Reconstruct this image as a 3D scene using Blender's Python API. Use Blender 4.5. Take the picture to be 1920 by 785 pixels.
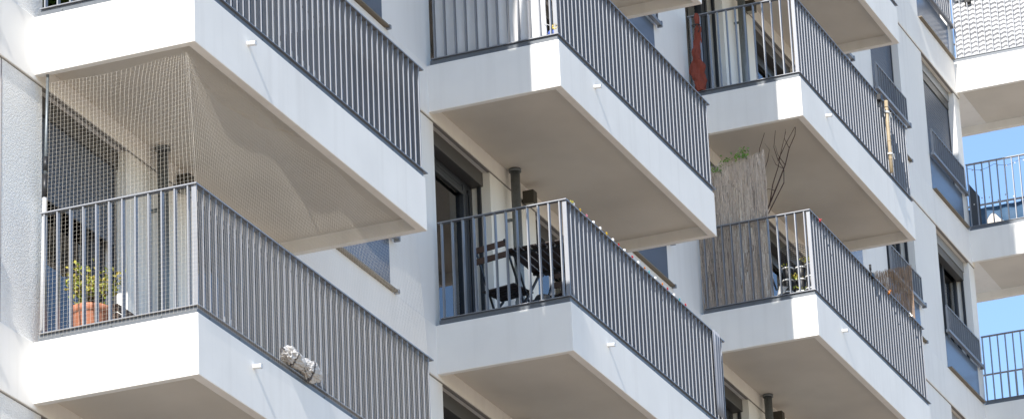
import bpy, bmesh, math, random
from mathutils import Vector, Matrix, noise
random.seed(7)
for o in list(bpy.data.objects): bpy.data.objects.remove(o)
S = bpy.context.scene
COL = S.collection

# ------------------------------------------------------------------ camera
AZ, PIT, ROLL = 0.3738342727, 0.3799998730, -0.0436466702
fwd = Vector((math.cos(PIT)*math.cos(AZ), math.cos(PIT)*math.sin(AZ), math.sin(PIT)))
r0 = fwd.cross(Vector((0, 0, 1))).normalized(); u0 = r0.cross(fwd)
rt = math.cos(ROLL)*r0 + math.sin(ROLL)*u0
up = -math.sin(ROLL)*r0 + math.cos(ROLL)*u0
cd = bpy.data.cameras.new('camera'); cam = bpy.data.objects.new('camera', cd); COL.objects.link(cam)
cd.sensor_width = 36; cd.lens = 7515.96/1920*36; cd.clip_start = 0.5; cd.clip_end = 3000
M = Matrix.Identity(4)
for i in range(3):
    M[i][0] = rt[i]; M[i][1] = up[i]; M[i][2] = -fwd[i]
CAMPOS = Vector((-27.0564435, -14.8373963, -10.7180866))
M.translation = CAMPOS
cam.matrix_world = M
S.camera = cam

# ------------------------------------------------------------------ world and sun
SUN_D = Vector((1.0, 0.084, -0.805)).normalized()          # direction the light travels
EL = math.asin(-SUN_D.z); ROT = math.atan2(-SUN_D.x, -SUN_D.y)
w = bpy.data.worlds.new('World'); S.world = w; w.use_nodes = True
nt = w.node_tree; nt.nodes.clear()
sky = nt.nodes.new('ShaderNodeTexSky'); sky.sky_type = 'NISHITA'; sky.sun_disc = False
sky.sun_elevation = EL; sky.sun_rotation = ROT; sky.altitude = 300
sky.air_density = 1.0; sky.dust_density = 0.2; sky.ozone_density = 3.0
bg = nt.nodes.new('ShaderNodeBackground'); bg.inputs[1].default_value = 0.15
wo = nt.nodes.new('ShaderNodeOutputWorld')
nt.links.new(sky.outputs[0], bg.inputs[0]); nt.links.new(bg.outputs[0], wo.inputs[0])
sd = bpy.data.lights.new('sun', 'SUN'); sd.energy = 4.0; sd.angle = math.radians(0.53); sd.color = (1.0, 0.955, 0.89)
sun = bpy.data.objects.new('sun', sd); COL.objects.link(sun)
sun.rotation_euler = (-SUN_D).to_track_quat('Z', 'Y').to_euler(); sun.location = (-20, -10, 40)
S.view_settings.view_transform = 'Standard'; S.view_settings.look = 'None'
S.view_settings.gamma = 1; S.view_settings.exposure = 0.80
S.view_settings.use_curve_mapping = False
S.render.engine = 'CYCLES'
S.cycles.max_bounces = 10; S.cycles.diffuse_bounces = 5; S.cycles.transparent_max_bounces = 16

# ------------------------------------------------------------------ dimensions
H, P, L, W, h = 2.9, 8.5039, 4.8119, 1.4862, 0.5297
TR = 0.13            # depth of the tray under each slab
X0, X1 = -10.0, 30.62

# ------------------------------------------------------------------ materials
def mat(name, col, rough=0.7, metal=0.0, spec=0.5, bump=None, var=None, streak=None, trans=None):
    """bump=(scale, strength, distance); var=(scale, amount); streak=amount of vertical rain dirt"""
    m = bpy.data.materials.new(name); m.use_nodes = True; n = m.node_tree; b = n.nodes['Principled BSDF']
    b.inputs['Base Color'].default_value = (*col, 1); b.inputs['Roughness'].default_value = rough
    b.inputs['Metallic'].default_value = metal; b.inputs['Specular IOR Level'].default_value = spec
    tc = n.nodes.new('ShaderNodeTexCoord'); src = None
    def mixin(src, fac_socket, colr):
        mx = n.nodes.new('ShaderNodeMix'); mx.data_type = 'RGBA'
        n.links.new(fac_socket, mx.inputs[0])
        if src is None: mx.inputs[6].default_value = (*col, 1)
        else: n.links.new(src, mx.inputs[6])
        mx.inputs[7].default_value = (*colr, 1); return mx.outputs[2]
    geo = n.nodes.new('ShaderNodeNewGeometry')
    if var:
        t = n.nodes.new('ShaderNodeTexNoise'); t.inputs['Scale'].default_value = var[0]; t.inputs['Detail'].default_value = 6
        n.links.new(geo.outputs['Position'], t.inputs['Vector'])
        mr = n.nodes.new('ShaderNodeMapRange'); mr.inputs[1].default_value = .35; mr.inputs[2].default_value = .75
        mr.inputs[4].default_value = var[1]; n.links.new(t.outputs[0], mr.inputs[0])
        src = mixin(src, mr.outputs[0], [c*.55 for c in col])
    if streak:
        mp = n.nodes.new('ShaderNodeMapping'); mp.inputs['Scale'].default_value = (9, 9, .5)
        n.links.new(geo.outputs['Position'], mp.inputs[0])
        t = n.nodes.new('ShaderNodeTexNoise'); t.inputs['Scale'].default_value = 1.0; t.inputs['Detail'].default_value = 5
        n.links.new(mp.outputs[0], t.inputs['Vector'])
        mr = n.nodes.new('ShaderNodeMapRange'); mr.inputs[1].default_value = .5; mr.inputs[2].default_value = .85
        mr.inputs[4].default_value = streak; n.links.new(t.outputs[0], mr.inputs[0])
        src = mixin(src, mr.outputs[0], (.42, .38, .33))
    if src is not None: n.links.new(src, b.inputs['Base Color'])
    if bump:
        t = n.nodes.new('ShaderNodeTexNoise'); t.inputs['Scale'].default_value = bump[0]; t.inputs['Detail'].default_value = 3
        n.links.new(geo.outputs['Position'], t.inputs['Vector'])
        bp = n.nodes.new('ShaderNodeBump'); bp.inputs['Strength'].default_value = bump[1]; bp.inputs['Distance'].default_value = bump[2]
        n.links.new(t.outputs[0], bp.inputs['Height']); n.links.new(bp.outputs[0], b.inputs['Normal'])
    return m

MT = dict(
    white=mat('white_precast', (.87, .845, .80), .62, spec=.3, var=(1.7, .16), streak=.15, bump=(60, .12, .002)),
    wall=mat('smooth_plaster', (.85, .83, .795), .8, spec=.2, var=(.9, .12), streak=.12, bump=(90, .35, .003)),
    coarse=mat('coarse_plaster', (.83, .815, .785), .9, spec=.15, var=(35, .15), bump=(70, .8, .012)),
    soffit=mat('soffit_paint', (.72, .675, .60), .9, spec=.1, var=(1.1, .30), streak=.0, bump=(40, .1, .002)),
    joint=mat('dark_joint', (.27, .255, .24), .9),
    slate=mat('slate_paint', (.30, .31, .335), .5, metal=.7, spec=.6, var=(7, .12)),
    flash=mat('zinc_flashing', (.17, .185, .205), .45, metal=.5, var=(12, .25)),
    dark=mat('anthracite_frame', (.035, .038, .045), .35, spec=.5),
    box=mat('shutter_box_metal', (.085, .082, .08), .45, metal=.1, var=(3, .1)),
    greybox=mat('grey_box_metal', (.26, .265, .27), .45, metal=.2),
    shut=mat('slate_shutter', (.085, .10, .13), .5, var=(2, .1)),
    panel=mat('slate_panel', (.11, .14, .19), .22, spec=.7, var=(1.2, .1)),
    brass=mat('brown_sill', (.20, .165, .12), .6, metal=.1, var=(20, .3)),
    galv=mat('galvanised_steel', (.21, .23, .24), .5, metal=.6, var=(45, .5)),
    lampm=mat('lamp_bronze', (.055, .05, .042), .5, metal=.2),
    lens=mat('lamp_lens', (.35, .34, .3), .3),
    room=mat('room_wall', (.42, .38, .34), .9, var=(.7, .15)),
    curtain=mat('pale_curtain', (.55, .54, .50), .9, var=(8, .15)),
    spout=mat('white_spout', (.74, .74, .73), .35),
    hole=mat('pipe_hole', (.03, .03, .03), .9),
    net=mat('net_cord', (.64, .59, .51), .8),
    terra=mat('terracotta', (.52, .20, .11), .75, var=(14, .25)),
    soil=mat('soil', (.05, .035, .025), 1),
    wood=mat('grey_brown_wood', (.085, .05, .035), .7, var=(20, .3)),
    black=mat('black_plastic', (.018, .018, .02), .45, var=(20, .2)),
    iron=mat('black_iron', (.02, .022, .026), .4, metal=.3),
    slatw=mat('dark_slat_wood', (.038, .027, .024), .6, var=(25, .3)),
    cloth=mat('off_white_cloth', (.72, .71, .70), .95, var=(5, .12), bump=(40, .25, .004)),
    greycloth=mat('grey_cloth', (.26, .27, .30), .9, var=(6, .2)),
    rust=mat('rust_cloth', (.25, .055, .032), .9, var=(9, .35), bump=(60, .4, .004)),
    bamb=mat('bamboo_cane', (.42, .33, .21), .5, var=(10, .3)),
    twig=mat('twig_bark', (.07, .042, .035), .8, var=(30, .3)),
    cord=mat('cord', (.6, .6, .6), .8),
    blackcord=mat('black_cord', (.02, .02, .02), .7),
    navy=mat('navy_cloth', (.035, .09, .17), .7, var=(4, .2)),
    cream=mat('cream_cloth', (.66, .60, .52), .9, bump=(30, .3, .004)),
    dgrey=mat('dark_grey_mesh', (.07, .075, .085), .8, var=(120, .5)),
    pole=mat('pole_aluminium', (.72, .72, .73), .25, metal=.4),
    red=mat('red_petal', (.65, .05, .06), .6), yellow=mat('yellow_petal', (.75, .55, .05), .6),
    orange=mat('orange_petal', (.75, .27, .03), .6), teal=mat('teal_petal', (.08, .42, .5), .6),
    wbead=mat('white_bead', (.8, .8, .78), .5), pink=mat('pink_petal', (.7, .3, .4), .6),
    blue=mat('blue_plastic', (.08, .15, .55), .5),
    ground=mat('pale_paving', (.34, .265, .19), .95, var=(.3, .15)),
    roofm=mat('roof_gravel', (.3, .3, .29), .95, var=(10, .3)),
)
def leafmat(name, a, b2):
    m = bpy.data.materials.new(name); m.use_nodes = True; n = m.node_tree; b = n.nodes['Principled BSDF']
    b.inputs['Roughness'].default_value = .5
    g = n.nodes.new('ShaderNodeNewGeometry'); t = n.nodes.new('ShaderNodeTexWhiteNoise')
    mx = n.nodes.new('ShaderNodeMix'); mx.data_type = 'RGBA'
    n.links.new(g.outputs['Random Per Island'], mx.inputs[0])
    mx.inputs[6].default_value = (*a, 1); mx.inputs[7].default_value = (*b2, 1); n.links.new(mx.outputs[2], b.inputs['Base Color'])
    return m
MT['leaf'] = leafmat('yellow_green_leaf', (.30, .38, .03), (.42, .30, .06))
MT['ivy'] = leafmat('ivy_leaf', (.07, .22, .02), (.2, .35, .05))
def reedmat(name, a, b2, c):
    m = bpy.data.materials.new(name); m.use_nodes = True; n = m.node_tree; b = n.nodes['Principled BSDF']
    b.inputs['Roughness'].default_value = .8
    g = n.nodes.new('ShaderNodeNewGeometry')
    cr = n.nodes.new('ShaderNodeValToRGB'); n.links.new(g.outputs['Random Per Island'], cr.inputs[0])
    e = cr.color_ramp.elements; e[0].color = (*c, 1); e[1].color = (*a, 1); k = e.new(.35); k.color = (*b2, 1)
    mp = n.nodes.new('ShaderNodeMapping'); mp.inputs['Scale'].default_value = (60, 60, 6); n.links.new(g.outputs['Position'], mp.inputs[0])
    t = n.nodes.new('ShaderNodeTexNoise'); t.inputs['Detail'].default_value = 4; n.links.new(mp.outputs[0], t.inputs['Vector'])
    mr = n.nodes.new('ShaderNodeMapRange'); mr.inputs[1].default_value = .4; mr.inputs[2].default_value = .7; mr.inputs[4].default_value = .6
    n.links.new(t.outputs[0], mr.inputs[0])
    mx = n.nodes.new('ShaderNodeMix'); mx.data_type = 'RGBA'; n.links.new(mr.outputs[0], mx.inputs[0])
    n.links.new(cr.outputs[0], mx.inputs[6]); mx.inputs[7].default_value = (.20, .16, .14, 1); n.links.new(mx.outputs[2], b.inputs['Base Color'])
    return m
MT['reed'] = reedmat('weathered_reed', (.80, .68, .56), (.64, .53, .43), (.36, .28, .22))
MT['reedbrown'] = reedmat('brown_reed', (.46, .32, .21), (.33, .22, .14), (.17, .11, .07))
# striped sheet
m = bpy.data.materials.new('striped_sheet'); m.use_nodes = True; n = m.node_tree; b = n.nodes['Principled BSDF']; b.inputs['Roughness'].default_value = .85
uvn = n.nodes.new('ShaderNodeUVMap'); sx = n.nodes.new('ShaderNodeSeparateXYZ'); n.links.new(uvn.outputs[0], sx.inputs[0])
mm = n.nodes.new('ShaderNodeMath'); mm.operation = 'FRACT'; n.links.new(sx.outputs[1], mm.inputs[0])
m2 = n.nodes.new('ShaderNodeMath'); m2.operation = 'GREATER_THAN'; m2.inputs[1].default_value = .5; n.links.new(mm.outputs[0], m2.inputs[0])
mx = n.nodes.new('ShaderNodeMix'); mx.data_type = 'RGBA'; n.links.new(m2.outputs[0], mx.inputs[0])
mx.inputs[6].default_value = (.72, .72, .72, 1); mx.inputs[7].default_value = (.20, .205, .22, 1); n.links.new(mx.outputs[2], b.inputs['Base Color'])
MT['stripe'] = m
# glass: clear pane that also mirrors
m = bpy.data.materials.new('window_glass'); m.use_nodes = True; n = m.node_tree; n.nodes.remove(n.nodes['Principled BSDF'])
tr = n.nodes.new('ShaderNodeBsdfTransparent'); tr.inputs[0].default_value = (.80, .83, .84, 1)
gl = n.nodes.new('ShaderNodeBsdfGlossy'); gl.inputs['Roughness'].default_value = .015; gl.inputs[0].default_value = (.95, .97, 1, 1)
fr = n.nodes.new('ShaderNodeFresnel'); fr.inputs[0].default_value = 1.9
ms = n.nodes.new('ShaderNodeMixShader'); n.links.new(fr.outputs[0], ms.inputs[0]); n.links.new(tr.outputs[0], ms.inputs[1]); n.links.new(gl.outputs[0], ms.inputs[2])
n.links.new(ms.outputs[0], n.nodes['Material Output'].inputs[0]); MT['glass'] = m

# ------------------------------------------------------------------ mesh helpers
class MB:
    def __init__(s): s.v = []; s.f = []; s.smooth = []
    def face(s, vs, sm=False):
        b = len(s.v); s.v += [tuple(x) for x in vs]; s.f.append(tuple(range(b, b+len(vs)))); s.smooth.append(sm)
    def box(s, x0, y0, z0, x1, y1, z1):
        b = len(s.v)
        s.v += [(x0,y0,z0),(x1,y0,z0),(x1,y1,z0),(x0,y1,z0),(x0,y0,z1),(x1,y0,z1),(x1,y1,z1),(x0,y1,z1)]
        for f in ((0,3,2,1),(4,5,6,7),(0,1,5,4),(1,2,6,5),(2,3,7,6),(3,0,4,7)):
            s.f.append(tuple(b+i for i in f)); s.smooth.append(False)
        return s
    def tube(s, pts, r, n=8, cap=True):
        pts = [Vector(p) for p in pts]; rs = r if isinstance(r, (list, tuple)) else [r]*len(pts)
        b = len(s.v); ref = None
        for i, p in enumerate(pts):
            d = (pts[min(i+1, len(pts)-1)]-pts[max(i-1, 0)])
            d = d.normalized() if d.length > 1e-9 else Vector((0,0,1))
            if ref is None: ref = Vector((0,0,1)) if abs(d.z) < .9 else Vector((1,0,0))
            a = (ref - d*ref.dot(d)).normalized(); c = d.cross(a); ref = a
            for k in range(n):
                t = 2*math.pi*k/n; s.v.append(tuple(p + rs[i]*(math.cos(t)*a+math.sin(t)*c)))
        for i in range(len(pts)-1):
            for k in range(n):
                k2 = (k+1) % n; s.f.append((b+i*n+k, b+i*n+k2, b+(i+1)*n+k2, b+(i+1)*n+k)); s.smooth.append(n > 5)
        if cap:
            s.f.append(tuple(b+k for k in range(n))[::-1]); s.smooth.append(False)
            e = b+(len(pts)-1)*n; s.f.append(tuple(e+k for k in range(n))); s.smooth.append(False)
        return s
    def bar(s, p, q, wx, wz, side=None):
        """rectangular bar from p to q; wx wide along `side`, wz the other way"""
        p, q = Vector(p), Vector(q); d = (q-p).normalized()
        a = Vector(side) if side else Vector((0,1,0)); a = (a-d*a.dot(d)).normalized(); c = d.cross(a); b = len(s.v)
        for e in (p, q):
            for i, j in ((-1,-1),(1,-1),(1,1),(-1,1)): s.v.append(tuple(e + a*wx*.5*i + c*wz*.5*j))
        for f in ((3,2,1,0),(4,5,6,7),(0,1,5,4),(1,2,6,5),(2,3,7,6),(3,0,4,7)):
            s.f.append(tuple(b+i for i in f)); s.smooth.append(False)
        return s
    def lathe(s, prof, c=(0,0,0), n=28, axis='z'):
        b = len(s.v)
        for (r, z) in prof:
            for k in range(n):
                t = 2*math.pi*k/n
                s.v.append((c[0]+r*math.cos(t), c[1]+r*math.sin(t), c[2]+z))
        for i in range(len(prof)-1):
            for k in range(n):
                k2 = (k+1) % n; s.f.append((b+i*n+k, b+i*n+k2, b+(i+1)*n+k2, b+(i+1)*n+k)); s.smooth.append(True)
        return s
    def leaf(s, c, size, d=None):
        d = Vector(d) if d else Vector((random.uniform(-1,1), random.uniform(-1,1), random.uniform(-.6,1)))
        d.normalize(); a = d.cross(Vector((random.uniform(-1,1), random.uniform(-1,1), random.uniform(-1,1)))).normalized()
        nrm = d.cross(a)*size*.12; c = Vector(c); b = len(s.v)
        for p in (c, c+d*size*.5+a*size*.28+nrm, c+d*size, c+d*size*.5-a*size*.28+nrm): s.v.append(tuple(p))
        s.f.append((b, b+1, b+2, b+3)); s.smooth.append(False)
    def grid(s, fn, nu, nv, sm=True):
        b = len(s.v)
        for j in range(nv+1):
            for i in range(nu+1): s.v.append(tuple(fn(i/nu, j/nv)))
        for j in range(nv):
            for i in range(nu):
                a = b+j*(nu+1)+i; s.f.append((a, a+1, a+nu+2, a+nu+1)); s.smooth.append(sm)
        return s
    def mesh(s, name, m):
        me = bpy.data.meshes.new(name); me.from_pydata(s.v, [], s.f); me.update()
        me.polygons.foreach_set('use_smooth', s.smooth)
        for mm_ in (m if isinstance(m, (list, tuple)) else [m]): me.materials.append(MT[mm_] if isinstance(mm_, str) else mm_)
        return me
    def build(s, name, m, parent=None, bevel=0, solid=0, loc=None):
        o = bpy.data.objects.new(name, s.mesh(name, m)); COL.objects.link(o)
        if parent: o.parent = parent
        if loc: o.location = loc
        if solid:
            md = o.modifiers.new('s', 'SOLIDIFY'); md.thickness = solid; md.offset = 0
        if bevel:
            md = o.modifiers.new('b', 'BEVEL'); md.width = bevel; md.segments = 2; md.limit_method = 'ANGLE'; md.angle_limit = math.radians(40)
        return o
def tag(o, label, cat, group=None, kind=None):
    o['label'] = label; o['category'] = cat
    if group: o['group'] = group
    if kind: o['kind'] = kind
    return o
def thing(name, loc, label, cat, group=None):
    o = bpy.data.objects.new(name, None); o.empty_display_size = .2; COL.objects.link(o); o.location = loc
    return tag(o, label, cat, group)
def inst(name, me, parent, loc):
    o = bpy.data.objects.new(name, me); COL.objects.link(o); o.parent = parent; o.location = loc; return o
def project(p):
    q = Vector(p)-CAMPOS; Z = q.dot(fwd)
    return 960+7516*q.dot(rt)/Z, 392.5-7516*q.dot(up)/Z

# ------------------------------------------------------------------ ground
g = MB().box(-150, -160, -12.8, 260, 200, -12.3).build('ground', 'ground'); g['kind'] = 'structure'

# ------------------------------------------------------------------ building
bld = thing('apartment_building', (10, 6, -12.3), 'white apartment block with slate framed windows behind rows of projecting balconies', 'building')
BO = Vector((10, 6, -12.3))
def bpart(mb, name, m, parent=None, **k):
    if parent is None: mb.v = [(x-BO.x, y-BO.y, z-BO.z) for x, y, z in mb.v]
    return mb.build(name, m, parent or bld, **k)
JMIN, JMAX = -4, 7
openings = []                                  # (x0, x1, j, kind)
def is_open(j): return -2 <= j <= 6
spans = []
for b_ in range(-1, 4):
    for k, (a, c) in enumerate(((.16, 1.70), (3.02, 4.79), (5.86, 7.40))):
        x0, x1 = b_*P+a, b_*P+c
        if x1 < X1 and x0 > X0: spans.append((x0, x1, b_, k))
# bands at every slab level
for j in range(JMIN, JMAX+1):
    mb = MB().box(X0, 0, j*H-.045, X1, .37, j*H+h)
    bpart(mb, 'slab_band', 'white', bevel=.008)
# piers between the openings
YW = .022
smooth, coarse, join = MB(), MB(), MB()
for j in range(JMIN, JMAX):
    z0, z1 = j*H+h, (j+1)*H-.045
    xs = [X0]
    op = [s for s in spans if is_open(j)]
    cur = X0
    for (x0, x1, b_, k) in op+[(X1, X1, 9, 9)]:
        if b_ == 0 and k == 0:
            smooth.box(cur, YW, z0, -.53, .36, z1); coarse.box(-.53, YW-.004, z0, x0, .358, z1)
            join.box(-.537, YW-.006, z0, -.528, YW+.03, z1)
        else:
            smooth.box(cur, YW, z0, x0, .36, z1)
        cur = x1
    # thin dark shadow joints above and below the band
    join.box(X0, .012, z1-.009, X1-.01, .05, z1); 
bpart(smooth, 'wall', 'wall'); bpart(coarse, 'coarse_wall', 'coarse'); bpart(join, 'wall_joint', 'joint')
core = MB()
for j in range(JMIN, JMAX+1): core.box(X0, .372, j*H-.04, X1-.002, 12, j*H+.3)
core.box(X1-.25, .364, JMIN*H-.7, X1-.003, 12.01, JMAX*H+.31); core.box(X0, .364, JMIN*H-.7, X0+.25, 12.01, JMAX*H+.31)
bpart(core, 'floor_slab', 'white')
iw = MB().box(X0+.3, 2.6, JMIN*H, X1-.3, 2.7, JMAX*H)
for s in spans[::3]: iw.box(s[0]-1.1, .4, JMIN*H, s[0]-1.0, 2.6, JMAX*H)
bpart(iw, 'interior_wall', 'room')
bpart(MB().box(X0-.1, -.1, JMAX*H+h, X1+.1, 12.2, JMAX*H+h+.35), 'roof', 'roofm')
bpart(MB().box(X0+.002, .002, -12.3, X1-.002, 12, JMIN*H-.05), 'base_wall', 'wall')

# shutters / glass per opening:  (b,k,j) -> shutter lower edge as fraction of the opening height that stays open
SH = {(0,0,0): .62, (0,2,1): 0, (0,2,0): 0, (0,2,2): 0, (1,2,2): 0, (1,2,1): 0, (1,2,3): 0, (0,2,3): 0, (2,2,3): .2, (2,2,2): .0, (2,2,4): 0,
      (3,1,4): .0, (3,1,3): .88, (3,1,5): 0, (3,1,2): .3, (3,0,4): 0, (3,0,3): .75, (3,0,5): 0, (1,0,2): .9, (-1,2,0): 0, (-1,2,1): 0}
def window(x0, x1, b_, k, j):
    z0, z1 = j*H+h, (j+1)*H-.045
    cx, cz = (x0+x1)/2, (z0+z1)/2
    balc = (b_ in (0, 1, 2) and k in (0, 1))
    us = [project((x, 0, z)) for x in (x0, x1) for z in (z0, z1)]
    vis = any(-250 < u < 2150 and -200 < v < 950 for u, v in us) or (b_ == 2 and False)
    full = MB(); root_loc = Vector((x0, .2, z0))
    def L_(mb): mb.v = [(x-root_loc.x, y-root_loc.y, z-root_loc.z) for x, y, z in mb.v]; return mb
    f = MB(); t = .06
    f.box(x0, .235, z0, x0+t, .305, z1-.1); f.box(x1-t, .235, z0, x1, .305, z1-.1)
    f.box(x0+t, .235, z1-.22, x1-t, .305, z1-.1); f.box(x0+t, .235, z0, x1-t, .305, z0+.07)
    fx = x1-.30 if balc else x0+.52*(x1-x0)
    f.box(fx, .215, z0+.07, fx+.07, .30, z1-.22)
    if balc:
        f.box(fx+.11, .225, z0+.07, fx+.16, .29, z1-.22); f.box(x1-t-.05, .22, z0+.07, x1-t, .235, z1-.22)
        f.box(x0+t, .225, z1-.28, x1-t, .29, z1-.235); f.box(x0+t, .21, z1-.34, fx, .225, z1-.30)
    root = bpart(L_(f), 'balcony_door' if balc else 'window', 'dark', None) if False else None
    ob = L_(f).build('balcony_door' if balc else 'window', 'dark', bld, bevel=.004); ob.location = root_loc-BO
    def sub(mb, name, m, **kw): return L_(mb).build(name, m, ob, **kw)
    sub(MB().box(x0+t, .262, z0+.07, x1-t, .27, z1-.22), 'glass', 'glass')
    if not vis: return
    # curtain inside
    cu = MB(); ph = random.uniform(0, 6); amp = .03
    c0, c1 = (x0+(.05 if balc else .42)*(x1-x0), x1-.05)
    cu.grid(lambda a, c: (c0+(c1-c0)*a, .5+amp*math.sin(a*38+ph)+.01*math.sin(a*90), z0+.05+(z1-z0-.2)*c), 60, 2)
    sub(cu, 'curtain', 'curtain')
    # shutter box and curtain
    sub(MB().box(x0+.004, .10, z1-.165, x1-.004, .232, z1-.002), 'shutter_box', 'box' if balc else 'greybox', bevel=.005)
    if not balc:
        sub(MB().box(x0+.006, .115, z1-.30, x1-.006, .228, z1-.167), 'shutter_guard', 'box', bevel=.004)
    s = SH.get((b_, k, j), None)
    if s is not None:
        zb = z0+(z1-z0)*s; zt = z1-.16
        mb = MB(); n_ = max(1, int((zt-zb)/.05))
        for i in range(n_):
            a = zb+(zt-zb)*i/n_; c = zb+(zt-zb)*(i+1)/n_
            mb.box(x0+.01, .135+.0, a+.004, x1-.01, .150, c)
            mb.box(x0+.012, .140, a, x1-.012, .148, a+.004)
        sub(mb, 'shutter', 'shut')
    for xx in ((x0+.002, x0+.035), (x1-.035, x1-.002)):
        sub(MB().box(xx[0], .125, z0, xx[1], .165, z1-.17), 'guide_rail', 'dark')
    # sill
    if not balc:
        sub(MB().box(x0-.02, -.05, z0+.004, x1+.03, .12, z0+.024), 'sill', 'brass', bevel=.003)
        sub(MB().box(x1+.03, -.055, z0-.01, x1+.07, -.0, z0+.035), 'sill_cap', 'slate', bevel=.004)
        sub(MB().box(x0+.002, .020, z0+.03, x1-.002, .034, z0+.575), 'panel', 'panel')
        # french railing
        rl = MB().box(x0-.03, -.062, z0+.575, x1+.08, -.008, z0+.62); rl.box(x0+.0, -.045, z0+1.0, x1, -.02, z0+1.02)
        rl.box(x1+.06, -.07, z0+.555, x1+.09, -.003, z0+.635)
        ro = sub(rl, 'french_railing', 'slate', bevel=.003)
        mb = MB(); nb = int((x1-x0)/.12)
        me = None
        for i in range(nb+1):
            xx = x0+.01+(x1-x0-.02)*i/nb
            bb = MB().box(xx-.004-root_loc.x, -.047-root_loc.y, z0+.62-root_loc.z, xx+.004-root_loc.x, -.017-root_loc.y, z0+1.0-root_loc.z)
            bb.build('bar', 'slate', ro)
for j in range(-2, 7):
    for (x0, x1, b_, k) in spans: window(x0, x1, b_, k, j)
# downpipes
for b_ in (0, 1, 2):
    for j in range(-1, 7):
        p = MB(); cx, cy = b_*P+2.16, -.095
        zt = (j+1)*H+TR-.001; zb = j*H+h+.0
        p.tube([(cx, cy, zb), (cx, cy, zt)], .052, 20); p.tube([(cx, cy, zt-.035), (cx, cy, zt-.003)], .068, 20)
        p.tube([(cx, cy, zb+.9), (cx, cy, zb+.96)], .060, 20); p.box(cx-.01, -.06, zb+1.9, cx+.01, YW, zb+1.93)
        bpart(p, 'downpipe', 'galv')
# wall lamps
for (b_, j, lab) in ((0, 0, 'square bronze wall lamp behind the bird net'), (1, 1, 'square bronze wall lamp above the folding chair and table'),
                     (2, 1, 'square bronze wall lamp at the bottom edge of the picture beside a grey pipe'), (2, 3, 'square bronze wall lamp on the balcony with the rust red cloth'),
                     (1, 2, 'square bronze wall lamp on the balcony with the white sheet'),):
    c = Vector((b_*P+2.66, -.07, (j+1)*H-.03))
    t = thing('wall_lamp', c, lab, 'wall lamp', 'wall lamps on the balconies')
    MB().box(-.058, -.058, -.075, .058, .075, .08).build('housing', 'lampm', t, bevel=.008)
    MB().box(-.045, -.045, -.082, .045, .05, -.074).build('lens', 'lens', t)
    MB().box(-.045, .075, -.045, .045, .093, .045).build('wall_plate', 'lampm', t)

# ------------------------------------------------------------------ balconies
def slab_mb(L, W, y1=0, tl=.085, ts=.07, far=.085):
    """tray-shaped precast slab: outer box, underside recessed behind a lip on three sides"""
    m = MB(); z1 = h
    o = [(0, -W), (L, -W), (L, y1), (0, y1)]
    i = [(ts, -W+tl), (L-far, -W+tl), (L-far, y1), (ts, y1)]
    for a, b in ((0, 1), (1, 2), (2, 3), (3, 0)):
        if (a, b) != (2, 3): m.face([(*o[a], 0), (*o[b], 0), (*o[b], z1), (*o[a], z1)])
        else: m.face([(*o[2], 0 if y1 > 1 else TR), (*o[3], 0 if y1 > 1 else TR), (*o[3], z1), (*o[2], z1)])
    m.face([(*o[0], z1), (*o[1], z1), (*o[2], z1), (*o[3], z1)])
    for a, b in ((0, 1), (1, 2)): m.face([(*o[b], 0), (*o[a], 0), (*i[a], 0), (*i[b], 0)])
    m.face([(*o[0], 0), (*o[3], 0), (*i[3], 0), (*i[0], 0)])
    for a, b in ((0, 1), (1, 2), (3, 0)): m.face([(*i[b], 0), (*i[a], 0), (*i[a], TR), (*i[b], TR)])
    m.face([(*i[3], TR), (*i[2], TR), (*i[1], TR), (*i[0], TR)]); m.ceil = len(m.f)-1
    return m
def merge_build(mb, name, m, parent, bevel):
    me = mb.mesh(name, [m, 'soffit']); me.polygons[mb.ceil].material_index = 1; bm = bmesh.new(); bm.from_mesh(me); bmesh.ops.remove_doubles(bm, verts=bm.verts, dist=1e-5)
    bmesh.ops.recalc_face_normals(bm, faces=bm.faces); bm.to_mesh(me); bm.free()
    o = bpy.data.objects.new(name, me); COL.objects.link(o); o.parent = parent
    md = o.modifiers.new('b', 'BEVEL'); md.width = bevel; md.segments = 2; md.limit_method = 'ANGLE'; md.angle_limit = math.radians(40)
    return o
RB = h+.068           # underside of bars
RTOP = h+1.125        # top of handrail
bar_long = MB().box(-.006, -.0225, RB, .006, .0225, RTOP-.012).mesh('bar', 'slate')
bar_short = MB().box(-.0225, -.0065, RB, .0225, .0065, RTOP-.012).mesh('bar', 'slate')
def rail_mb(L, W, y1=-.05, th=.012):
    m = MB(); e = .055; o = .005
    for z0, z1, e2, o2 in ((RTOP-th, RTOP, .055, .004), (RB-.008, RB, .062, -.006)):
        m.box(o2, -W+o2, z0, L+.05, -W+o2+e2, z1)
        m.box(o2, -W+o2+e2, z0, o2+e2, y1, z1)
        m.box(L-.06, -W+o2+e2, z0, L-.002, y1, z1)
    return m
def flash_mb(L, W, y1=-.03):
    m = MB(); z0, z1 = h-.004, RB-.012
    m.box(.016, -W+.016, z0, L-.016, -W+.03, z1); m.box(.016, -W+.03, z0, .03, y1, z1); m.box(L-.03, -W+.03, z0, L-.016, y1, z1)
    m.box(.03, -W+.03, z0, L-.03, y1, z0+.045)
    return m
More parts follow.
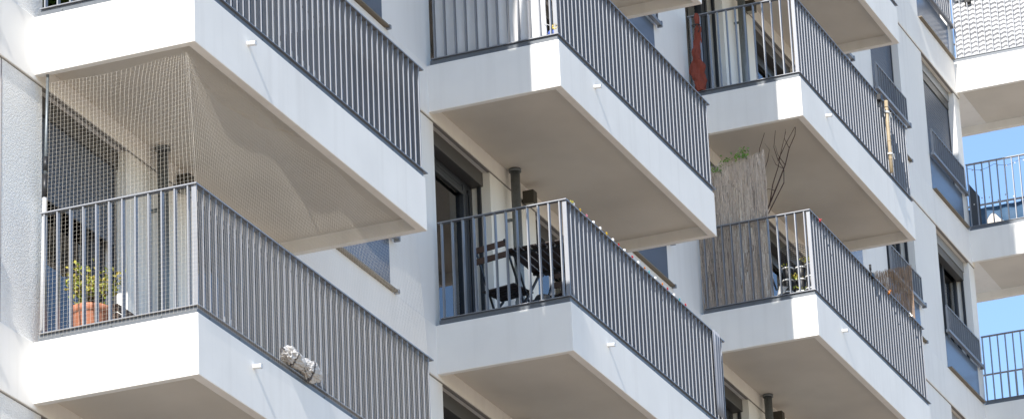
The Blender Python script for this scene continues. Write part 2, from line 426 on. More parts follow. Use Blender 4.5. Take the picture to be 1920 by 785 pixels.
def balcony(b_, j, label):
    t = thing('balcony', (b_*P, 0, j*H), label, 'balcony', 'projecting balconies of the apartment block')
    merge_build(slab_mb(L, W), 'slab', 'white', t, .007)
    r = rail_mb(L, W).build('railing', 'slate', t)
    for i in range(12): inst('bar', bar_short, r, (.034, -.085-.1195*i, 0))
    for i in range(41): inst('bar', bar_long, r, (.03+.1182*i, -W+.034, 0))
    for i in range(12): inst('bar', bar_short, r, (L-.034, -.085-.1195*i, 0))
    flash_mb(L, W).build('flashing', 'flash', t)
    mbs = MB()                                     # formwork joint battens and rail fixing bolts
    for i in range(9):
        x = .25+.55*i; mbs.tube([(x, -W+.017, h+.026), (x, -W+.009, h+.026)], .007, 8)
    for i in range(3):
        y = -.25-.45*i; mbs.tube([(.017, y, h+.026), (.009, y, h+.026)], .007, 8)
    mbs.build('bolts', 'galv', t)
    sp = MB().tube([(1.02, -W+.02, .385), (1.02, -W-.075, .375)], .022, 16, cap=False)
    sp.tube([(1.02, -W-.075, .375), (1.02, -W+.02, .385)], .017, 16)
    s = sp.build('drain_spout', 'spout', t)
    return t
BL = {
 (0,-1): None,
 (0, 0): 'balcony at lower left draped in bird netting, terracotta pot behind its railing',
 (0, 1): 'balcony at upper left with brightly sunlit end face, bird netting hung under it',
 (1, 2): 'balcony in the middle at the top with a white sheet behind its railing',
 (1, 1): 'balcony in the lower middle with a folding chair and slatted table',
 (1, 3): 'balcony cut by the top edge, only the far corner of its underside showing',
 (2, 3): 'balcony with a rust red twisted cloth hung at its railing corner',
 (2, 2): 'balcony with a tall grey reed screen behind its railing',
 (2, 4): 'balcony at top right, seen only from below, above the bamboo cane',
}
for b_ in (0, 1, 2):
    for j in range(-1, 7):
        lab = BL.get((b_, j)) or 'white precast balcony outside the picture, part of the %s column' % ('left', 'middle', 'right')[b_]
        balcony(b_, j, lab)
# corner balconies at the far end of the facade
BLW = {5: 'sunlit corner balcony at top right hung with a grey striped sheet', 4: 'corner balcony at right with string lights and navy cloth at its railing',
       3: 'corner balcony at lower right with bare railings against the blue sky'}
XW, LW, YW2 = 30.45, 1.83, 3.2
for j in (2, 3, 4, 5, 6):
    t = thing('corner_balcony', (XW, 0, j*H), BLW.get(j, 'corner balcony outside the picture at the far end of the block'), 'balcony', 'corner balconies at the far end')
    # slab runs past the corner of the building; the part over the facade thickness is butted against the band
    m = MB(); ts = .07
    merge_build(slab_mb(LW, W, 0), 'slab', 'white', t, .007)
    m = MB().box(.175, .001, TR, LW, YW2, h).box(LW-.085, .001, 0, LW, YW2, TR).build('slab_return', 'white', t)
    r = MB(); e = .055
    for z0, z1 in ((RTOP-.012, RTOP), (RB-.008, RB)):
        r.box(.004, -W+.004, z0, LW-.004, -W+.06, z1); r.box(.004, -W+.06, z0, .06, -.03, z1); r.box(LW-.06, -W+.06, z0, LW-.004, YW2, z1)
    ro = r.build('railing', 'slate', t)
    for i in range(12): inst('bar', bar_short, ro, (.034, -.045-.1225*i, 0))
    for i in range(15): inst('bar', bar_long, ro, (.03+.1182*i, -W+.034, 0))
    for i in range(37): inst('bar', bar_short, ro, (LW-.034, 3.1-.1225*i, 0))
    f = MB(); z0, z1 = h-.004, RB-.012
    f.box(.016, -W+.016, z0, LW-.016, -W+.03, z1).box(.016, -W+.03, z0, .03, -.01, z1).box(LW-.03, -W+.03, z0, LW-.016, YW2, z1)
    f.build('flashing', 'flash', t)

# table on the upper left balcony, seen through its bars
t = thing('wooden_table', (3.6, -1.12, H+h+.045), 'wooden table with black legs behind the bars of the upper left balcony', 'table')
MB().box(-.62, -.25, .75, .62, .25, .80).build('tabletop', 'bamb', t, bevel=.004)
for sx in (-.56, .56):
    for sy in (-.2, .2): MB().box(sx-.025, sy-.025, 0, sx+.025, sy+.025, .748).build('leg', 'black', t)
# ------------------------------------------------------------------ bird net on the lower left balcony
def cords(mb, fn, nu, nv, r=.0007, skip=None):
    pts = [[Vector(fn(i/nu, j/nv)) for i in range(nu+1)] for j in range(nv+1)]
    def seg(a, b):
        d = b-a
        if d.length < 1e-6: return
        ref = Vector((.3, .5, .81)); p = d.cross(ref).normalized()*r; q = d.cross(p).normalized()*r; n0 = len(mb.v)
        for e in (a, b):
            mb.v += [tuple(e+p), tuple(e-p*.5+q*.87), tuple(e-p*.5-q*.87)]
        for k in range(3):
            k2 = (k+1) % 3; mb.f.append((n0+k, n0+k2, n0+3+k2, n0+3+k)); mb.smooth.append(False)
    for j in range(nv+1):
        for i in range(nu+1):
            if i < nu: seg(pts[j][i], pts[j][i+1])
            if j < nv: seg(pts[j][i], pts[j+1][i])
net = MB()
ZB, ZT = h+.02, 2.83
PK = Vector((.10, -1.37, 2.86))
def folds(p, amp):
    d = p-PK; r = d.length; ang = math.atan2(abs(d.y)+abs(d.x), -d.z+.001)
    return amp*min(1, r/.45)*math.exp(-ang*1.5)*math.sin(ang*11+.8*math.sin(r*3))
def f_short(a, c):
    z = ZB+(ZT-ZB)*c; y = -.06-(1.43-.0)*a
    top = c**2.2
    y2 = y*(1-top)+(-.09-1.29*a)*top
    x = -.012*(1-c)+.075*c
    zz = z - .05*math.sin(math.pi*a)*max(0, c-.5)*2*.6
    if c > .9: zz += .03*a
    p = Vector((x, y2, zz)); w_ = max(0, (zz-1.65)/1.2)
    q = folds(p, .038)*min(1, w_*1.4)
    p.x += .3*q+.010*w_*math.sin(y*6+z*2); p.y += .55*q
    # gathered up to the corner hook
    k = max(0, (c-.55)/.45)**2*max(0, (a-.45)/.55)
    p = p.lerp(PK, k*.55)
    return p
cords(net, f_short, 40, 64, r=.00065)
def f_long(a, c):
    z = ZB+(ZT-ZB)*c; x = .0+4.74*a
    t_ = c**2.0
    y = (-W-.012)*(1-t_)+(-W+.10)*t_
    p = Vector((x, y, z)); w_ = max(0, (z-1.65)/1.2)
    q = folds(p, .038)*min(1, w_*1.4)
    p.x += .8*q; p.y += .5*q+.03*w_*math.sin(x*4+z*2)*math.sin(math.pi*min(1, a*1.02))
    k = max(0, (c-.55)/.45)**2*max(0, (.28-a)/.28)
    p = p.lerp(PK, k*.6)
    return p
cords(net, f_long, 130, 64, r=.00045)
def f_slack(a, c):      # surplus net hanging in a swag along the inner edge of the upper slab
    x = .12+2.3*a; s = math.sin(math.pi*min(1, a*1.0))**.6
    d = (.05+.30*c)*s+.02
    return Vector((x, -1.385+d*.9+.008*math.sin(x*30), 3.0-.10*s*math.sin(c*3)-.02*math.sin(x*12+c*5)))
cords(net, f_slack, 80, 16)
tag(net.build('bird_net', 'net'), 'fine mesh bird net hung from the balcony above down over the railing', 'net')
t = thing('telescopic_pole', (.03, -.06, h+.1), 'white telescopic pole with two black grips holding the net at the wall', 'pole')
MB().tube([(0, 0, 0), (.015, -.012, 1.75-h)], .020, 14).build('lower_tube', 'pole', t)
MB().tube([(.015, -.012, 1.75-h), (.02, -.035, 2.915-h-.1+.0)], .013, 14).build('upper_tube', 'galv', t)
MB().tube([(.014, -.012, 1.70-h), (.0155, -.016, 1.90-h)], .025, 14).build('grip', 'black', t)
MB().tube([(.0157, -.017, 1.94-h), (.017, -.02, 2.06-h)], .021, 14).build('grip', 'black', t)

# unseen leafy box added above the picture to shade the lower middle balcony's corner
t = thing('added_shade_box', (4.3, -W-.20, 2*H+h), 'unseen leafy box above the picture, added to shade the lower middle balcony', 'planter')
MB().box(-.45, -.16, .10, .45, .16, .36).build('box', 'box', t)
mb = MB()
for k in range(2600): mb.leaf((random.uniform(-.48, .48), random.uniform(-.17, .12), random.uniform(-.55, .12)), random.uniform(.05, .09))
mb.build('foliage', 'ivy', t)
# unseen fabric screens added on the right column to shade corner balconies and window rails
for j, wd in ((5, 'lower'), (6, 'upper')):
    mb = MB().grid(lambda a, c: (2*P+L-.10+.015*math.sin(a*30), -1.42+1.36*a, j*H+h+.06+(H-h-.02)*c), 40, 2)
    tag(mb.build('added_shade_screen', 'cloth', solid=.003), '%s of two unseen cloth sheets added above the picture to shade the corner balconies' % wd, 'shade screen')
# ------------------------------------------------------------------ pot with shrub
t = thing('potted_shrub', (.36, -.325, h+.045), 'ribbed terracotta pot with a small yellow green shrub behind the netted railing', 'plant')
pot = MB().lathe([(.001, 0), (.115, 0), (.12, .01), (.155, .235), (.158, .24), (.168, .245), (.172, .285), (.170, .30), (.160, .30), (.155, .27)])
pot.build('pot', 'terra', t)
MB().lathe([(.001, .268), (.156, .268)]).build('soil', 'soil', t)
st, lf = MB(), MB()
for i in range(15):
    a = random.uniform(0, 6.28); rr = random.uniform(.05, .24); top = Vector((rr*math.cos(a), rr*math.sin(a)*1.15, random.uniform(.44, .60)))
    mid = Vector((top.x*.45, top.y*.45, .38)); base = Vector((random.uniform(-.03, .03), random.uniform(-.03, .03), .26))
    st.tube([base, mid, top], [.006, .005, .0025], 6)
    for k in range(42):
        q = random.random(); p = mid.lerp(top, .35+.75*q)+Vector([random.gauss(0, .032) for _ in range(3)])
        lf.leaf(p, random.uniform(.03, .052))
for i in range(45):
    a = random.uniform(0, 6.28); b0 = Vector((.11*math.cos(a), .11*math.sin(a), .27)); lf.leaf(b0, random.uniform(.05, .1), (math.cos(a)*.5, math.sin(a)*.5, 1))
st.build('stem', 'twig', t); lf.build('foliage', 'leaf', t)
t = thing('wooden_crate', (.60, -.36, h+.05), 'dark weathered wooden crate behind the terracotta pot', 'crate')
mb = MB()
for i in range(4): mb.box(-.16, -.17+.09*i, .0, .45, -.09+.09*i, .02)
for i in range(4):
    mb.box(-.18, -.19, .03+.078*i, -.165, .19, .093+.078*i); mb.box(-.16, -.19, .03+.078*i, .45, -.175, .093+.078*i)
mb.build('slats', 'wood', t, bevel=.003)
MB().box(-.165, -.175, .0, -.135, -.145, .25).build('corner_post', 'bamb', t)
# bundle of cloth squeezed through the railing
def blob_cloth(name, c, r, m, label, seed):
    bm = bmesh.new(); bmesh.ops.create_icosphere(bm, subdivisions=6, radius=1)
    for v in bm.verts:
        p = v.co.copy(); q = p*1.5+Vector((seed, 0, 0))
        n1 = noise.noise(q); n2 = abs(noise.noise(q*2.1+Vector((5, 1, 2)))); n3 = abs(noise.noise(q*4.3+Vector((2*n1, 0, 3))))
        s = 1+.25*n1-.38*n2-.06*n3
        v.co = Vector((p.x*r[0], p.y*r[1], p.z*r[2]))*s
    me = bpy.data.meshes.new(name); bm.to_mesh(me); bm.free()
    for p in me.polygons: p.use_smooth = True
    me.materials.append(MT[m]); o = bpy.data.objects.new(name, me); COL.objects.link(o); o.location = c
    return tag(o, label, 'cloth')
m = bpy.data.materials.new('patterned_blanket'); m.use_nodes = True; n = m.node_tree; b = n.nodes['Principled BSDF']; b.inputs['Roughness'].default_value = .9
tc = n.nodes.new('ShaderNodeTexCoord'); wv = n.nodes.new('ShaderNodeTexWave'); wv.inputs['Scale'].default_value = 1.6; wv.inputs['Distortion'].default_value = 5; wv.inputs['Detail Scale'].default_value = 1.2
n.links.new(tc.outputs['Object'], wv.inputs[0]); cr = n.nodes.new('ShaderNodeValToRGB'); n.links.new(wv.outputs[1], cr.inputs[0])
e = cr.color_ramp.elements; e[0].color = (.09, .085, .09, 1); e[0].position = .03; e[1].color = (.50, .48, .46, 1); e[1].position = .10
n.links.new(cr.outputs[0], b.inputs['Base Color']); MT['blanket'] = m
blob_cloth('rolled_blanket', (1.74, -W-.015, h+.155), (.21, .075, .085), 'blanket', 'crumpled white blanket with dark lines bulging out under the netted railing', 1.3)
o = blob_cloth('rolled_blanket', (2.09, -W-.01, h+.15), (.20, .075, .095), 'blanket', 'x', 4.3)
# join the two lobes as one thing
o.parent = bpy.data.objects['rolled_blanket']; o.name = 'blanket_fold'; o.matrix_parent_inverse = Matrix.Translation(-Vector((1.74, -W-.015, h+.155)))
del o['label']; del o['category']
blob_cloth('white_towel', (.86, -W+.16, h+.15), (.16, .06, .11), 'cloth', 'white towel heaped behind the bars near the sunlit corner of the netted balcony', 8.1)

# ------------------------------------------------------------------ folding chair and table on the middle balcony
FZ = H+h+.045
t = thing('folding_chair', (P+.50, -.50, FZ), 'dark slatted folding chair seen from behind on the middle balcony', 'chair')
def rot(a): return Matrix.Rotation(a, 4, 'Z')
t.rotation_euler = (0, 0, math.radians(-12))
mb = MB()
for i in range(6): mb.box(.0+.062*i, -.20, .435, .05+.062*i, .20, .452)
mb.build('seat', 'slatw', t, bevel=.003)
for z, xx in ((.86, -.115), (.745, -.095)):
    MB().box(xx-.009, -.205, z-.033, xx+.009, .205, z+.033).build('back_slat', 'wood', t, bevel=.004)
for s in (-1, 1):
    MB().bar((-.13, s*.185, .90), (.34, s*.185, .0), .012, .026, (0, 1, 0)).build('leg', 'iron', t)
    MB().bar((.34, s*.165, .43), (-.06, s*.165, .0), .012, .026, (0, 1, 0)).build('leg', 'iron', t)
MB().tube([(.27, -.185, .12), (.27, .185, .12)], .007, 8).tube([(.0, -.165, .07), (.0, .165, .07)], .007, 8).build('stretcher', 'iron', t)
t = thing('folding_table', (P+.42, -1.03, FZ), 'dark slatted folding balcony table with crossed legs beside the folding chair', 'table')
mb = MB()
for i in range(7): mb.box(-.26, -.30+.087*i, .695, .62, -.228+.087*i, .712)
mb.build('tabletop', 'slatw', t, bevel=.003)
MB().box(-.18, -.28, .67, -.15, .29, .694).build('apron', 'iron', t); MB().box(.47, -.28, .67, .50, .29, .694).build('apron', 'iron', t)
for s in (-1, 1):
    MB().bar((-.15, s*.25, .68), (.50, s*.25, .0), .014, .028, (0, 1, 0)).build('leg', 'iron', t)
    MB().bar((.49, s*.22, .68), (-.16, s*.22, .0), .014, .028, (0, 1, 0)).build('leg', 'iron', t)
MB().tube([(-.13, -.22, .04), (-.13, .22, .04)], .008, 8).tube([(.47, -.25, .04), (.47, .25, .04)], .008, 8).build('stretcher', 'iron', t)
t = thing('folding_chair', (P+1.35, -.92, FZ), 'second dark slatted chair, half hidden behind the folding table', 'chair'); t.rotation_euler = (0, 0, math.radians(172))
mb = MB()
for i in range(6): mb.box(.0+.062*i, -.20, .435, .05+.062*i, .20, .452)
mb.build('seat', 'slatw', t, bevel=.003)
for z, xx in ((.86, -.115), (.745, -.095)):
    MB().box(xx-.009, -.205, z-.033, xx+.009, .205, z+.033).build('back_slat', 'wood', t, bevel=.004)
for s in (-1, 1):
    MB().bar((-.13, s*.185, .90), (.34, s*.185, .0), .012, .026, (0, 1, 0)).build('leg', 'iron', t)
    MB().bar((.34, s*.165, .43), (-.06, s*.165, .0), .012, .026, (0, 1, 0)).build('leg', 'iron', t)
# round black pot on the floor
t = thing('black_pot', (P+.16, -1.12, FZ), 'small round black pot on the floor under the folding table', 'pot')
MB().lathe([(.001, 0), (.06, 0), (.085, .04), (.09, .09), (.07, .125), (.001, .13)], n=20).build('bowl', 'black', t)

# string of lights and flowers along the middle balcony handrail
t = thing('string_lights', (P, -W, H+RTOP), 'string of coloured flowers and white bulbs wound along the middle balcony handrail', 'garland')
pts = []
for i in range(121):
    a = i/120; x = .2+3.5*a; pts.append((x, .03+.012*math.sin(x*40), .004+.004*math.sin(x*9)))
MB().tube(pts, .003, 5).build('cord', 'blackcord', t)
cols = ['wbead', 'yellow', 'pink', 'wbead', 'wbead', 'yellow', 'wbead', 'red', 'wbead', 'red', 'wbead', 'orange', 'teal', 'wbead', 'orange', 'red', 'wbead', 'teal', 'red']
for i, c in enumerate(cols):
    x = .24+i*.185+random.uniform(-.03, .03); p = Vector((x, .012, .012))
    mb = MB()
    if c == 'wbead': mb.lathe([(.001, -.02), (.013, -.015), (.016, 0), (.012, .014), (.001, .02)], p, 10)
    else:
        for k in range(8):
            a = k*.785; mb.leaf(p, .024, (math.cos(a), -.4, math.sin(a)))
            mb.leaf(p, .020, (math.cos(a+.4)*.6, -1, math.sin(a+.4)*.6))
    mb.build('bulb' if c == 'wbead' else 'flower', c, t)
    if random.random() < .3:
        d = random.uniform(.12, .3); p = p+Vector((0, .06, -.02)); mb = MB().tube([p, p+Vector((.01, .0, -d*.5)), p+Vector((0, .005, -d))], .002, 4)
        for k in range(2): mb.leaf(p+Vector((0, 0, -d*(.4+.5*k))), .018)
        mb.build('pendant', random.choice(['wbead', 'orange', 'pink', 'yellow']), t)
t = MB(); p = Vector((P+.20, -W+.01, H+RTOP))
for k in range(9): t.leaf(p+Vector((0, 0, .003*k)), random.uniform(.02, .045), (random.uniform(-.7, .7), random.uniform(-.7, .7), 1))
tag(t.build('grass_tuft', 'leaf'), 'tiny dry sprig stuck on the middle balcony handrail near the corner', 'plant')
# cloth hung behind the far bars of the middle balcony
mb = MB().grid(lambda a, c: (P+4.40+.24*a, -W-.014+.010*math.sin(a*20)*(.5+.5*c), H+h+.12+1.0*c), 50, 6)
tag(mb.build('hanging_cloth', 'greycloth', solid=.002), 'narrow pale grey cloth hanging over the far bars of the middle balcony', 'cloth')
mb = MB().tube([(P+3.82, -W+.09, H+h+.06), (P+3.84, -W+.09, H+RTOP+.02)], .016, 10)
tag(mb.build('white_rod', 'pole'), 'thin white rod standing behind the bars left of the hanging grey cloth', 'rod')

# ------------------------------------------------------------------ white sheet on the upper middle balcony
def sheet(a, c):
    y = -.06-1.27*a; z = 2*H+h+.10+1.35*c
    d = .018*math.sin(y*26+.6*math.sin(z*3))*(.35+.65*a)+.03*noise.noise(Vector((y*3, z*2.2, 1)))+.012*math.sin(y*55)*max(0, a-.7)*3
    return (P+.085+d, y, z)
mb = MB().grid(sheet, 110, 60)
tag(mb.build('white_sheet', 'cloth', solid=.002), 'white sheet tied as a screen behind the short railing', 'sheet')
t = thing('pinwheel_flower', (P+.035, -1.445, 2*H+h+.16), 'small yellow toy flower on a wire at the corner of the sheeted railing', 'toy flower')
mb = MB()
for k in range(9): mb.leaf((0, 0, 0), .04, (-.5, math.cos(k*.7), math.sin(k*.7)))
mb.build('petals', 'yellow', t); MB().tube([(0, 0, 0), (.02, .09, .05), (.04, .16, .10)], .004, 6).build('wire', 'cord', t)
tag(MB().lathe([(.001, -.035), (.035, -.03), (.05, 0), (.035, .03), (.001, .035)], (P+.10, -1.385, 2*H+h+.12), 12).build('blue_cap', 'blue'), 'small blue plastic cap on the slab edge below the yellow toy flower', 'cap')

# ------------------------------------------------------------------ rust cloth, bamboo, lamp clip (right column, upper)
X2 = 2*P
def rust(a, c):
    z = 3*H+h+.06+1.075*c; th = 2*math.pi*a
    prof = [(0, .10), (.08, .125), (.22, .12), (.33, .105), (.42, .085), (.5, .095), (.58, .06), (.7, .055), (.8, .07), (.85, .035), (.88, .05), (.93, .055), (1, .02)]
    for (p0, r_0), (p1, r_1) in zip(prof, prof[1:]):
        if p0 <= c <= p1: rr = r_0+(r_1-r_0)*(c-p0)/(p1-p0); break
    tw = th*2+c*16; rr *= 1+.30*math.sin(tw)+.20*abs(math.sin(th*3-c*11))-.1+.5*noise.noise(Vector((math.cos(th)*1.3, math.sin(th)*1.3, z*8)))+.25*noise.noise(Vector((math.cos(th)*3, math.sin(th)*3, z*20)))
    rr *= .64
    return (X2+.0+rr*math.cos(th)*.7+.01*math.sin(z*9), -.165+.02*math.sin(z*6)+rr*math.sin(th), z)
t = thing('twisted_cloth', (X2, -.165, 3*H+h), 'rust red cloth twisted and tied upright to the railing corner post', 'cloth')
mb = MB().grid(rust, 72, 120); mb.v = [(x-X2, y+.165, z-3*H-h) for x, y, z in mb.v]; mb.build('fabric', 'rust', t)
MB().tube([(.06*math.cos(a*.7), .055*math.sin(a*.7), .97+.01*math.sin(a)) for a in range(10)], .006, 6).tube([(-.05, -.03, .97), (-.06, -.07, .90), (-.05, -.04, .85)], .006, 6).build('strap', 'black', t)
t = thing('bamboo_cane', (X2+3.74, -W-.035, 3*H+h+.06), 'bamboo cane tied upright with white cord outside a railing', 'cane')
pts = [(0, 0, 0), (.003, 0, .35), (-.003, 0, .7), (.01, 0, 1.04)]
mb = MB().tube(pts, .025, 14)
for z in (.2, .45, .72, .95): mb.tube([(0.003, 0, z-.008), (.003, 0, z+.008)], .028, 14)
mb.build('stalk', 'bamb', t)
for z in (.26, .86):
    mb = MB()
    for k in range(3): mb.tube([(.036*math.cos(a*.8), .036*math.sin(a*.8), z+.008*k+.004*math.sin(a)) for a in range(9)], .005, 5)
    mb.tube([(.03, -.03, z), (.09, -.03, z+.03), (.13, -.02, z-.02)], .005, 5).tube([(.03, -.03, z), (.07, -.04, z-.05)], .005, 5)
    mb.build('cord_tie', 'wbead', t)
t = thing('clip_lamp', (X2+3.52, -W-.01, 3*H+RTOP-.02), 'small black clip lamp on the handrail above the bamboo cane', 'lamp')
MB().box(-.045, -.035, -.09, .045, .03, -.0).build('body', 'black', t, bevel=.01)
MB().tube([(0, 0, -.09), (.01, -.01, -.25), (-.005, 0, -.42), (.01, 0, -.6)], .006, 6).build('cable', 'blackcord', t)
tag(MB().box(X2+3.86, -W+.07, 3*H+h+.07, X2+3.93, -W+.10, 3*H+RTOP-.05).build('folded_sunshade', 'black'), 'narrow folded black sunshade standing behind the bars beside the bamboo cane', 'sunshade')

# ------------------------------------------------------------------ reed screens (right column, lower)
def reeds(name, p0, p1, z0, z1, m, label, n, lean=0, topf=None):
    mb = MB(); p0, p1 = Vector(p0), Vector(p1); d = (p1-p0); nr = Vector((-d.y, d.x, 0)).normalized(); ax = d.normalized()
    for i in range(n):
        a = (i+.5)/n; zz = z0
        zt = (z1 if topf is None else topf(a))+random.uniform(-.03, .02)
        while zz < zt-.02:
            ln = random.uniform(.10, .32); e = min(zt, zz+ln); rr = d.length/n*.75*random.uniform(.8, 1.1)
            c = p0+d*(a+random.uniform(-.3, .3)/n)+nr*random.uniform(-.006, .006); c2 = c+ax*random.uniform(-.006, .006)
            mb.tube([(c.x, c.y, zz-.01), (c2.x, c2.y, e)], [rr, rr*.8], 5, cap=False); zz = e
    o = mb.build(name, m); tag(o, label, 'reed screen')
    wr = MB(); z = z0+.06
    while z < z1:
        pts = []
        for k in range(31):
            a = k/30
            if topf and z > topf(a): continue
            q = p0+d*a-nr*(.012 if k % 2 else .011)+Vector((0, 0, .008*math.sin(k*2.1+z*9)))
            pts.append(q)
        if len(pts) > 2: wr.tube(pts, .004, 4)
        z += .105
    wr.build('wire_row', 'blackcord', o)
    return o
z2 = 2*H
reeds('reed_screen', (X2+.085, -.0, 0), (X2+.085, -.925, 0), z2+h+.07, 8.35, 'reed', 'tall weathered grey reed screen standing behind the short railing', 190, topf=lambda a: 8.27+.09*a+.015*math.sin(a*20))
reeds('reed_screen', (X2+4.60, -.80, 0), (X2+4.72, -W+.075, 0), z2+h+.07, 8.36, 'reedbrown', 'brown reed mat sticking up at the far end of the railing', 150, topf=lambda a: 8.27+.05*a)
# ivy over the screen top
mb = MB()
for c, n_ in (((-.06, 8.31), 16), ((-.30, 8.24), 22), ((-.42, 8.33), 22), ((-.60, 8.36), 34), ((-.68, 8.40), 30)):
    for k in range(n_): mb.leaf((X2+.05+random.gauss(0, .02), c[0]+random.gauss(0, .035), c[1]-.02+random.gauss(0, .03)), random.uniform(.03, .05))
mb.tube([(X2+.14, 0, 8.2), (X2+.12, -.3, 8.24), (X2+.12, -.6, 8.3), (X2+.1, -.7, 8.36)], .004, 5)
tag(mb.build('ivy', 'ivy'), 'sprigs of green ivy creeping over the top of the grey reed screen', 'ivy')
# dead branches
mb = MB(); tw0 = Vector((X2+.6, -.78, z2+h+.05))
def br(pts, r): mb.tube([Vector((X2+.6, y+max(0, 8.1-z)*.32, z)) + Vector((.02*math.sin(z*13), 0, 0)) for y, z in pts], [r*(1-.75*i/(len(pts)-1)) for i in range(len(pts))], 6)
br([(-.78, z2+h+.3), (-.72, 7.3), (-.60, 8.0), (-.57, 8.25), (-.50, 8.6)], .011)
br([(-.78, z2+h+.3), (-.77, 7.3), (-.80, 7.9), (-.74, 8.25), (-.69, 8.45), (-.71, 8.62), (-.80, 8.88)], .012)
br([(-.73, 8.3), (-.80, 8.45), (-.84, 8.58), (-.78, 8.68)], .006)
br([(-.78, 7.2), (-.84, 7.7), (-.92, 8.1), (-1.02, 8.35), (-1.10, 8.55), (-1.18, 8.72), (-1.20, 8.88)], .012)
br([(-.86, 7.85), (-.85, 8.1), (-.93, 8.35), (-.98, 8.5), (-1.02, 8.62), (-1.06, 8.80)], .008)
br([(-.80, 7.5), (-.88, 7.75), (-1.0, 8.1), (-1.0, 8.3), (-.93, 8.45), (-.90, 8.6), (-.95, 8.95)], .009)
br([(-1.02, 8.35), (-.94, 8.5), (-.92, 8.62)], .005); br([(-.93, 8.42), (-1.06, 8.62), (-1.2, 8.86), (-1.23, 8.84)], .006)
br([(-.9, 8.02), (-.8, 8.06), (-.74, 8.02)], .005); br([(-1.1, 8.55), (-1.04, 8.7), (-1.06, 8.84)], .005); br([(-1.0, 8.3), (-.9, 8.38), (-.86, 8.5)], .005)
tag(mb.build('dead_branches', 'twig'), 'bare brown branches rising beside the grey reed screen', 'branches')
# stacked black planters
t = thing('stacked_planter', (X2+.30, -1.20, z2+h+.045), 'stack of black planting pots with pale rims inside the railing corner', 'planter')
for col in range(3):
    for row in range(3):
        c = Vector((.02*row+.05*(col % 2), .155-.15*col, .0+.165*row))
        MB().lathe([(.001, 0), (.045, 0), (.05, .01), (.068, .145), (.062, .15), (.055, .13), (.001, .12)], c, 18).build('pot', 'black', t)
        MB().lathe([(.064, .135), (.074, .137), (.076, .150), (.068, .156), (.062, .150)], c, 18).build('rim', 'wbead', t)
mb = MB()
for (x, y, z, n_) in ((0, .05, .33, 60), (0, -.14, .52, 45), (0, .0, .18, 14), (.03, .16, .50, 12)):
    for k in range(n_): mb.leaf((x-.05+random.gauss(0, .03), y+random.gauss(0, .035), z+random.gauss(0, .02)), random.uniform(.02, .035))
mb.build('foliage', 'leaf', t)
t = thing('hand_brush', (X2+.12, -.99, z2+h+.1), 'small hand brush with pale bristles between the reed screen and the black pots', 'brush')
mb = MB()
for i in range(14): mb.bar((0, .03-.006*i, .02+.002*i), (-.01, -.01-.008*i, .13-.002*i), .004, .012)
mb.build('bristles', 'cloth', t); MB().bar((0, .04, .09), (0.02, .09, .26), .02, .02).build('handle', 'dark', t)
# wire mesh panel behind the pots
mb = MB()
cords(mb, lambda a, c: Vector((X2+.62+.02*math.sin(a*9), -.86-.52*a, z2+h+.1+.80*c+.06*math.sin(a*5))), 18, 28, r=.003)
tag(mb.build('wire_mesh_panel', 'black'), 'dark wire mesh panel behind the stacked black pots', 'mesh panel')
# wire ties on the long railing of the reed balcony
mb = MB()
pts = []
for i in range(200):
    x = .1+4.6*i/199; pts.append((X2+x, -W+.062, z2+h+.62+.22*math.sin(x*3.1)+.08*math.sin(x*11)))
mb.tube(pts, .004, 5)
for i in range(26):
    x = .15+i*.175; z = z2+h+.62+.22*math.sin(x*3.1)+.08*math.sin(x*11); mb.tube([(X2+x, -W+.062, z), (X2+x, -W+.064, z-.06)], .008, 6)
tag(mb.build('light_cable', 'blackcord'), 'black cable of small lamps looped behind the bars of the reed screen balcony', 'cable')
for x, c, lab in ((.42, 'red', 'small red ribbon tied on the handrail near the black pots'), (3.30, 'orange', 'small orange ribbon tied on the handrail before the brown reed mat'), (4.25, 'wbead', 'small white ribbon tied on the handrail under the brown reed mat')):
    mb = MB(); mb.box(X2+x-.02, -W-.002, z2+RTOP-.02, X2+x+.02, -W+.065, z2+RTOP+.006)
    for k in range(4): mb.leaf((X2+x, -W-.004, z2+RTOP), .04)
    tag(mb.build('ribbon', c), lab, 'ribbon')
mb = MB().tube([(X2+2.55, -W+.02, z2+RTOP), (X2+2.55, -W+.02, z2+RTOP+.09)], .009, 8).tube([(X2+2.55, -W+.02, z2+RTOP+.055), (X2+2.55, -W+.02, z2+RTOP+.13)], .016, 8)
mb.box(X2+2.49, -W-.01, z2+RTOP-.04, X2+2.62, -W+.07, z2+RTOP+.012)
tag(mb.build('clamp', 'black'), 'black screw clamp on the handrail of the reed screen balcony', 'clamp')

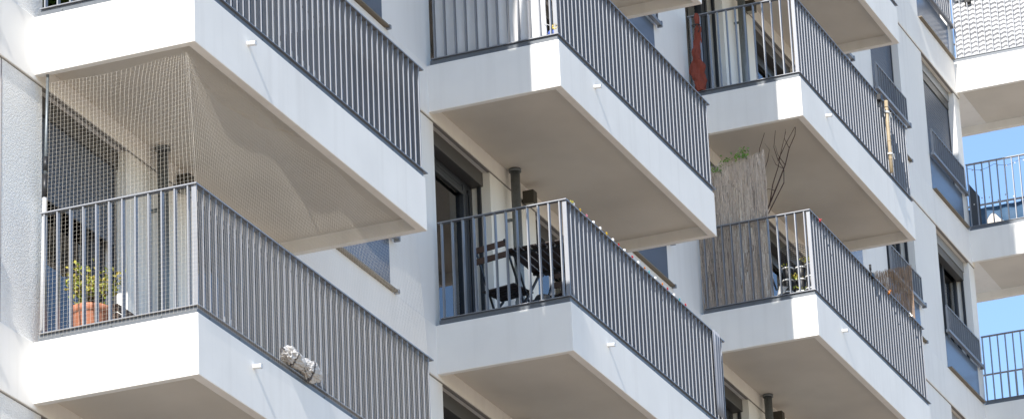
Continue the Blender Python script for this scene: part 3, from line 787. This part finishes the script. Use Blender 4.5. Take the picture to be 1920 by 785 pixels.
# ------------------------------------------------------------------ far corner balconies: striped sheet, cloths
me_f = MB()
def stripe(a, c):
    y = -.05-1.40*a; z = 5*H+h+.10+1.02*c
    ph = ((a*1.40+.0)/.1225) % 1; tri = 1-(ph/.55 if ph < .55 else (1-ph)/.45)
    sag = .05*math.sin(a*5+1)*c
    return (XW+.068+.010*(1-tri)+.01*math.sin(z*11+a*7), y, z+sag-.034*tri)
nu, nv = 184, 40
mb = MB().grid(stripe, nu, nv)
o = mb.build('striped_sheet', 'stripe', solid=.002)
uv = o.data.uv_layers.new(name='UVMap')
for poly in o.data.polygons:
    for li in poly.loop_indices:
        vi = o.data.loops[li].vertex_index; uv.data[li].uv = ((vi % (nu+1))/nu, (vi//(nu+1))/nv*13)
tag(o, 'white sheet with grey stripes zigzagging behind the sunlit corner railing', 'sheet')
t = thing('balcony_speaker', (XW+.06, -.29, 5*H+RTOP-.0), 'small black loudspeaker box on the rail above the striped sheet', 'speaker')
MB().box(-.05, -.06, -.13, .07, .04, .05).build('cabinet', 'black', t, bevel=.01)
mb = MB().grid(lambda a, c: (XW+LW-.085-.012*math.sin(a*40), .5-1.95*a, 4*H+h+.08+.96*c), 90, 4)
tag(mb.build('navy_cloth', 'navy', solid=.003), 'navy cloth stretched inside the rear railing of the corner balcony with string lights', 'cloth')
mb = MB().grid(lambda a, c: (XW+LW-.16+.01*math.sin(a*20), .12-.95*a, 4*H+h+.1+(.62+.12*math.sin(a*7+.5)+.06*math.sin(a*17))*c), 60, 8)
tag(mb.build('cream_cloth', 'cream', solid=.01), 'cream cloth draped in front of the navy cloth on the corner balcony', 'cloth')
mb = MB(); mb.face([(XW+.13, -.01, 4*H+h+.08), (XW+.30, -.14, 4*H+h+.08), (XW+.30, -.14, 4*H+h+.66), (XW+.13, -.01, 4*H+h+.86)])
tag(mb.build('perforated_board', 'dgrey', solid=.012), 'dark grey perforated board leaning in the left corner behind the string lights railing', 'board')
t = thing('string_lights', (XW+.07, -.7, 4*H+RTOP), 'string of tiny white bulbs hung inside the corner balcony railing', 'garland')
pts = [(0, .65-1.4*i/60, -.05-.06*abs(math.sin(i*.17))) for i in range(61)]
MB().tube(pts, .003, 4).build('cord', 'blackcord', t)
for i in range(9):
    p = pts[3+i*6]; MB().lathe([(.001, -.028), (.009, -.02), (.010, -.005), (.001, 0)], p, 8).build('bulb', 'wbead', t)
for i in range(11):
    p = (random.uniform(.0, .04), .6-.13*i, random.uniform(-.75, -.5)); MB().lathe([(.001, -.015), (.014, 0), (.001, .015)], p, 8).build('bulb', 'wbead', t)
